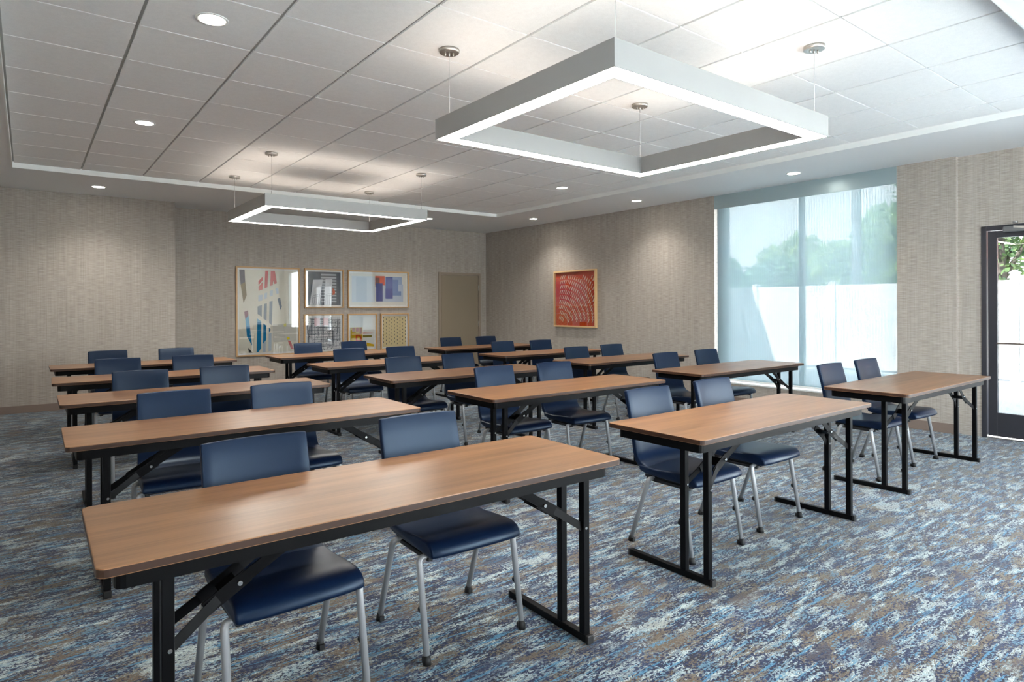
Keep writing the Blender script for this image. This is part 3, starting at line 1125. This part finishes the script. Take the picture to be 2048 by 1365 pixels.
def make_chair():
    t = thing('stacking_chair', 'x', 'chair', (0, 0, 0), 0, GC)
    # backrest: swept slab that curls forward into the seat at its foot
    center = [(0.110, 0.438), (0.142, 0.442), (0.172, 0.456), (0.197, 0.482), (0.213, 0.520), (0.225, 0.575), (0.240, 0.645), (0.257, 0.720), (0.277, 0.800), (0.298, 0.878)]
    th = [0.030, 0.034, 0.036, 0.036, 0.034, 0.032, 0.031, 0.030, 0.029, 0.028]
    front, back = [], []
    for i, (y, z) in enumerate(center):
        a = Vector(center[max(0, i - 1)])
        b = Vector(center[min(len(center) - 1, i + 1)])
        d = (b - a).normalized()
        n = Vector((-d.y, d.x))
        front.append((y + n.x * th[i] / 2, z + n.y * th[i] / 2))
        back.append((y - n.x * th[i] / 2, z - n.y * th[i] / 2))
    loop = front + back[::-1]
    nl = len(loop)
    nc = len(center)

    def warp(x, i, y, z):
        k = i if i < nc else nl - 1 - i
        s = k / (nc - 1)
        half = 0.208 - 0.009 * s
        zz = z
        if k == nc - 1:
            zz = z - 0.004 * abs(x) ** 2
        up_ = max(0.0, min(1.0, (s - 0.25) / 0.5))
        yy = y + up_ * 0.012 * (1 - x * x) - up_ * 0.006
        return (x * half, yy, zz)
    bm = new_bm()
    xs = [-1 + 2 * k / 10 for k in range(11)]
    add_extrusion(bm, loop, xs, warp)
    o = link('backrest', bm, m_vinyl, t, bev=0.0085, seg=3, ang=50)
    smooth_by_angle(o, 50)
    # seat cushion with a waterfall front
    loop = [(0.172, 0.456), (0.12, 0.453), (0.04, 0.450), (-0.05, 0.458), (-0.13, 0.463), (-0.19, 0.462), (-0.222, 0.452), (-0.240, 0.433), (-0.245, 0.408),
            (-0.220, 0.400), (-0.12, 0.406), (0.0, 0.408), (0.12, 0.412), (0.172, 0.425)]

    def warps(x, i, y, z):
        half = 0.214
        yy = y
        if y < -0.17:
            yy = y + 0.012 * x ** 4
        return (x * half, yy, z + (0.003 * (1 - x * x) if i < 6 else 0))
    bm = new_bm()
    add_extrusion(bm, loop, xs, warps)
    o = link('seat', bm, m_vinyl, t, bev=0.010, seg=3, ang=60)
    smooth_by_angle(o, 50)
    bm = new_bm()
    add_box(bm, -0.185, 0.185, -0.19, 0.15, 0.388, 0.408)
    add_box(bm, -0.198, -0.175, -0.17, 0.13, 0.374, 0.392)
    add_box(bm, 0.175, 0.198, -0.17, 0.13, 0.374, 0.392)
    link('seat_pan', bm, m_shell, t, bev=0.004)
    for sx in (-1, 1):
        for yt, yf in ((-0.150, -0.215), (0.085, 0.218)):
            foot = Vector((sx * 0.229, yf, 0.018))
            top = Vector((sx * 0.227, yt, 0.392))
            d = (foot - top).normalized()
            bm = new_bm()
            pts = [(sx * 0.165, yt, 0.390), (sx * 0.211, yt, 0.391), (sx * 0.221, yt + d.y * 0.004, 0.388), tuple(top + d * 0.016), tuple(foot)]
            add_tube(bm, pts, [0.0125, 0.0125, 0.0137, 0.0137, 0.0125], 14)
            lg = link('leg', bm, m_leg, t)
            bm = new_bm()
            c0 = foot - d * 0.018
            add_tube(bm, [tuple(c0), tuple(foot), (foot.x, foot.y + d.y * 0.01, 0.001)], [0.0135, 0.016, 0.0165], 14)
            back_s = -1 if yf > 0 else 1
            add_box(bm, foot.x - 0.010, foot.x + 0.010, foot.y + (0.0 if yf < 0 else -0.0), foot.y + 0.024 * back_s, 0.002, 0.024)
            link('foot_cap', bm, m_rubber, lg)
            if yf < 0:
                m_ = top + (foot - top) * 0.52
                bm = new_bm()
                add_tube(bm, [(m_.x, m_.y + 0.006, m_.z), (m_.x, m_.y + 0.020, m_.z + 0.002), (m_.x, m_.y + 0.024, m_.z + 0.002)], [0.014, 0.014, 0.009], 14)
                link('stacking_bumper', bm, m_rubber, lg)
    return t


CHAIRS = {'T5a': (0.768, 8.615, 0.7), 'T5b': (1.495, 8.596, 0.8), 'T4a': (0.73, 7.165, 0.9), 'T4b': (1.409, 7.137, 0.6),
          'T3a': (0.725, 5.61, -1.1), 'T3b': (1.361, 5.592, -0.7), 'T2a': (0.7, 4.014, -2.4), 'T2b': (1.347, 3.993, -0.1),
          'T1a': (0.713, 2.28, 1.1), 'T1b': (1.455, 2.342, -1.5), 'M5a': (3.168, 8.606, -0.3), 'M5b': (3.856, 8.596, 0.0),
          'M4a': (3.117, 7.039, -0.5), 'M4b': (3.8, 7.001, 0.8), 'M3a': (3.016, 5.448, 0.2), 'M3b': (3.695, 5.481, 0.5),
          'M2a': (3.139, 4.054, -0.5), 'M2b': (3.793, 4.03, -1.3), 'M1a': (3.046, 2.3, -0.5), 'M1b': (3.765, 2.335, 0),
          'R5a': (5.551, 8.595, 0.1), 'R5b': (6.229, 8.558, -0.8), 'R4a': (5.49, 7.082, 0.2), 'R4b': (6.148, 7.022, -2.4),
          'R3a': (5.458, 5.494, 0.1), 'R3b': (6.171, 5.566, 0.5), 'R2a': (5.504, 4.137, -0.4), 'R2b': (6.27, 4.168, -1.3),
          'R1a': (5.525, 2.375, -1), 'R1b': (6.235, 2.385, -2)}
RW = {1: 'nearest', 2: 'second', 3: 'third', 4: 'fourth', 5: 'farthest'}
proto_c = make_chair()
first = True
for k, (x, y, a) in CHAIRS.items():
    t = proto_c if first else dup(proto_c)
    first = False
    t.location = (x, y, 0)
    t.rotation_euler = (0, 0, R(a))
    side = 'left-hand' if k[2] == 'a' else 'right-hand'
    t['label'] = 'navy vinyl chair, %s seat at the %s table of the %s column' % (side, RW[int(k[1])], COL[k[0]])
    t['group'] = GC

# ------------------------------------------------------------------ outside
bm = new_bm()
add_box(bm, XO, 70, -30, 40, -0.22, -0.06)
add_box(bm, -30, XO, -30, YN - 0.2, -0.22, -0.06)
add_box(bm, -30, XL - 0.2, YN - 0.2, 40, -0.22, -0.06)
gnd = struct('ground', bm, m_concrete)

# the building's own upper storey, plus a far wing added to shade the fence
bm = new_bm()
add_box(bm, XL - 0.2, XO, YN - 0.2, YB2 + 0.2, SOF + 0.25, 4.0)
add_box(bm, XO, 13.2, 9.62, 12.0, -0.06, 4.0)
wing = link('building', bm, m_exterior)
tag(wing, 'pale stucco outer storey and added side wing shading the yard fence', 'building')

FX = 14.5
fence = thing('fence', 'tall white vinyl privacy fence across the yard outside', 'fence', (FX, 6.0, -0.06))
posts = [16.4, 14.5, 12.6, 10.7, 8.80, 6.90, 5.0, 3.57, 1.7, -0.2, -2.1, -4.0, -5.9]
for yp in posts:
    hi = 1.93 if yp > 3.6 else 2.02
    bm = new_bm()
    add_box(bm, -0.065, 0.065, yp - 6 - 0.065, yp - 6 + 0.065, 0, hi)
    po = link('fence_post', bm, m_vinyl_fence, fence)
    bm = new_bm()
    c_ = Vector((0, yp - 6, hi + 0.07))
    base_ = [bm.verts.new((sx * 0.08, yp - 6 + sy * 0.08, hi + 0.02)) for sx, sy in ((-1, -1), (1, -1), (1, 1), (-1, 1))]
    b2_ = [bm.verts.new((sx * 0.08, yp - 6 + sy * 0.08, hi)) for sx, sy in ((-1, -1), (1, -1), (1, 1), (-1, 1))]
    ap = bm.verts.new(c_)
    bm.faces.new(b2_[::-1])
    for i in range(4):
        bm.faces.new((base_[i], base_[(i + 1) % 4], ap))
        bm.faces.new((b2_[i], b2_[(i + 1) % 4], base_[(i + 1) % 4], base_[i]))
    link('post_cap', bm, m_vinyl_fence, po)
for a, b in zip(posts, posts[1:]):
    hi = 1.90 if b > 3.5 else 1.99
    bm = new_bm()
    y0_, y1_ = b - 6 + 0.066, a - 6 - 0.066
    n = max(1, int((y1_ - y0_) / 0.15))
    w_ = (y1_ - y0_) / n
    for k in range(n):
        add_box(bm, -0.012, 0.012, y0_ + k * w_ + 0.003, y0_ + (k + 1) * w_ - 0.003, 0.10, hi - 0.14)
    add_box(bm, -0.025, 0.025, y0_, y1_, hi - 0.14, hi)
    add_box(bm, -0.025, 0.025, y0_, y1_, 0.05, 0.12)
    link('fence_panel', bm, m_vinyl_fence, fence)


def tree(label, x, y, h, rad, n, leafm, seed, leaf=0.16, trunk=0.16, low=0.30):
    random.seed(seed)
    t = thing('tree', label, 'tree', (x, y, -0.06), 0, 'trees beyond the fence')
    bm = new_bm()
    add_tube(bm, [(0, 0, 0), (0.05, 0.03, h * 0.3), (-0.05, 0.08, h * 0.62), (0.02, 0.0, h * 0.85)], [trunk, trunk * 0.8, trunk * 0.5, trunk * 0.15], 10)
    blobs = []
    for k in range(13):
        a = random.uniform(0, 2 * math.pi)
        rr_ = rad * random.uniform(0.25, 0.85)
        zz = h * random.uniform(low + 0.08, 0.86)
        c_ = Vector((rr_ * math.cos(a), rr_ * math.sin(a), zz))
        add_tube(bm, [(0.0, 0.05, max(h * 0.22, zz * 0.62)), tuple(c_ * 0.6 + Vector((0, 0, zz * 0.36))), tuple(c_)], [trunk * 0.35, trunk * 0.2, 0.015], 6)
        blobs.append((c_, rad * random.uniform(0.30, 0.48)))
    blobs.append((Vector((0, 0, h * 0.86)), rad * 0.4))
    link('trunk', bm, m_bark, t)
    bm = new_bm()
    for k in range(n):
        c_, br2 = random.choice(blobs)
        d = Vector((random.gauss(0, 1), random.gauss(0, 1), random.gauss(0, 1))).normalized() * br2 * random.random() ** 0.45
        p = c_ + d
        u_ = Vector((random.gauss(0, 1), random.gauss(0, 1), random.gauss(0, .6))).normalized()
        v_ = u_.cross(Vector((random.gauss(0, 1), random.gauss(0, 1), random.gauss(0, 1)))).normalized()
        s_ = leaf * random.uniform(0.6, 1.2)
        bm.faces.new([bm.verts.new(p + u_ * s_ * .5), bm.verts.new(p + v_ * s_ * .3), bm.verts.new(p - u_ * s_ * .5), bm.verts.new(p - v_ * s_ * .3)])
    link('foliage', bm, leafm, t)
    return t


tree('leafy green tree seen through the glass door above the fence', 18.2, 4.75, 6.0, 2.2, 4200, m_leaf3, 5, leaf=0.17, trunk=0.20, low=0.22)
tree('tallest green tree behind the fence at the right of the shaded window', 21.5, 8.6, 4.5, 2.0, 9000, m_leaf, 8, leaf=0.3)
tree('green tree behind the fence at the middle of the shaded window', 24.0, 12.6, 4.0, 2.1, 8000, m_leaf, 12, leaf=0.3)
tree('lowest green tree behind the fence at the left of the shaded window', 25.5, 17.2, 3.5, 2.1, 7000, m_leaf2, 15, leaf=0.3, low=0.2)
tree('low bushy tree behind the fence between the middle and lowest trees', 18.6, 10.4, 2.9, 1.2, 6000, m_leaf2, 19, leaf=0.25, low=0.15)

bm = new_bm()
add_tube(bm, [(0, 0, 0), (0, 0, 9.0)], [0.14, 0.09], 12)
add_bar(bm, (0, -1.0, 8.3), (0, 1.0, 8.3), 0.1, 0.1)
pole = link('utility_pole', bm, mat('pole_grey', (128, 130, 130), rough=0.8), loc=(17.6, 7.75, -0.06))
tag(pole, 'slim grey utility pole rising behind the fence seen through the shade', 'pole')
bm = new_bm()
add_box(bm, 0, 8, -9, 6.0, 0, 5.2)
add_box(bm, -0.15, 8.15, -9.15, 6.15, 5.2, 5.4)
bb = link('building', bm, m_brick, loc=(26.0, 0.0, -0.06))
tag(bb, 'red brick building behind the tree outside the glass door', 'building')
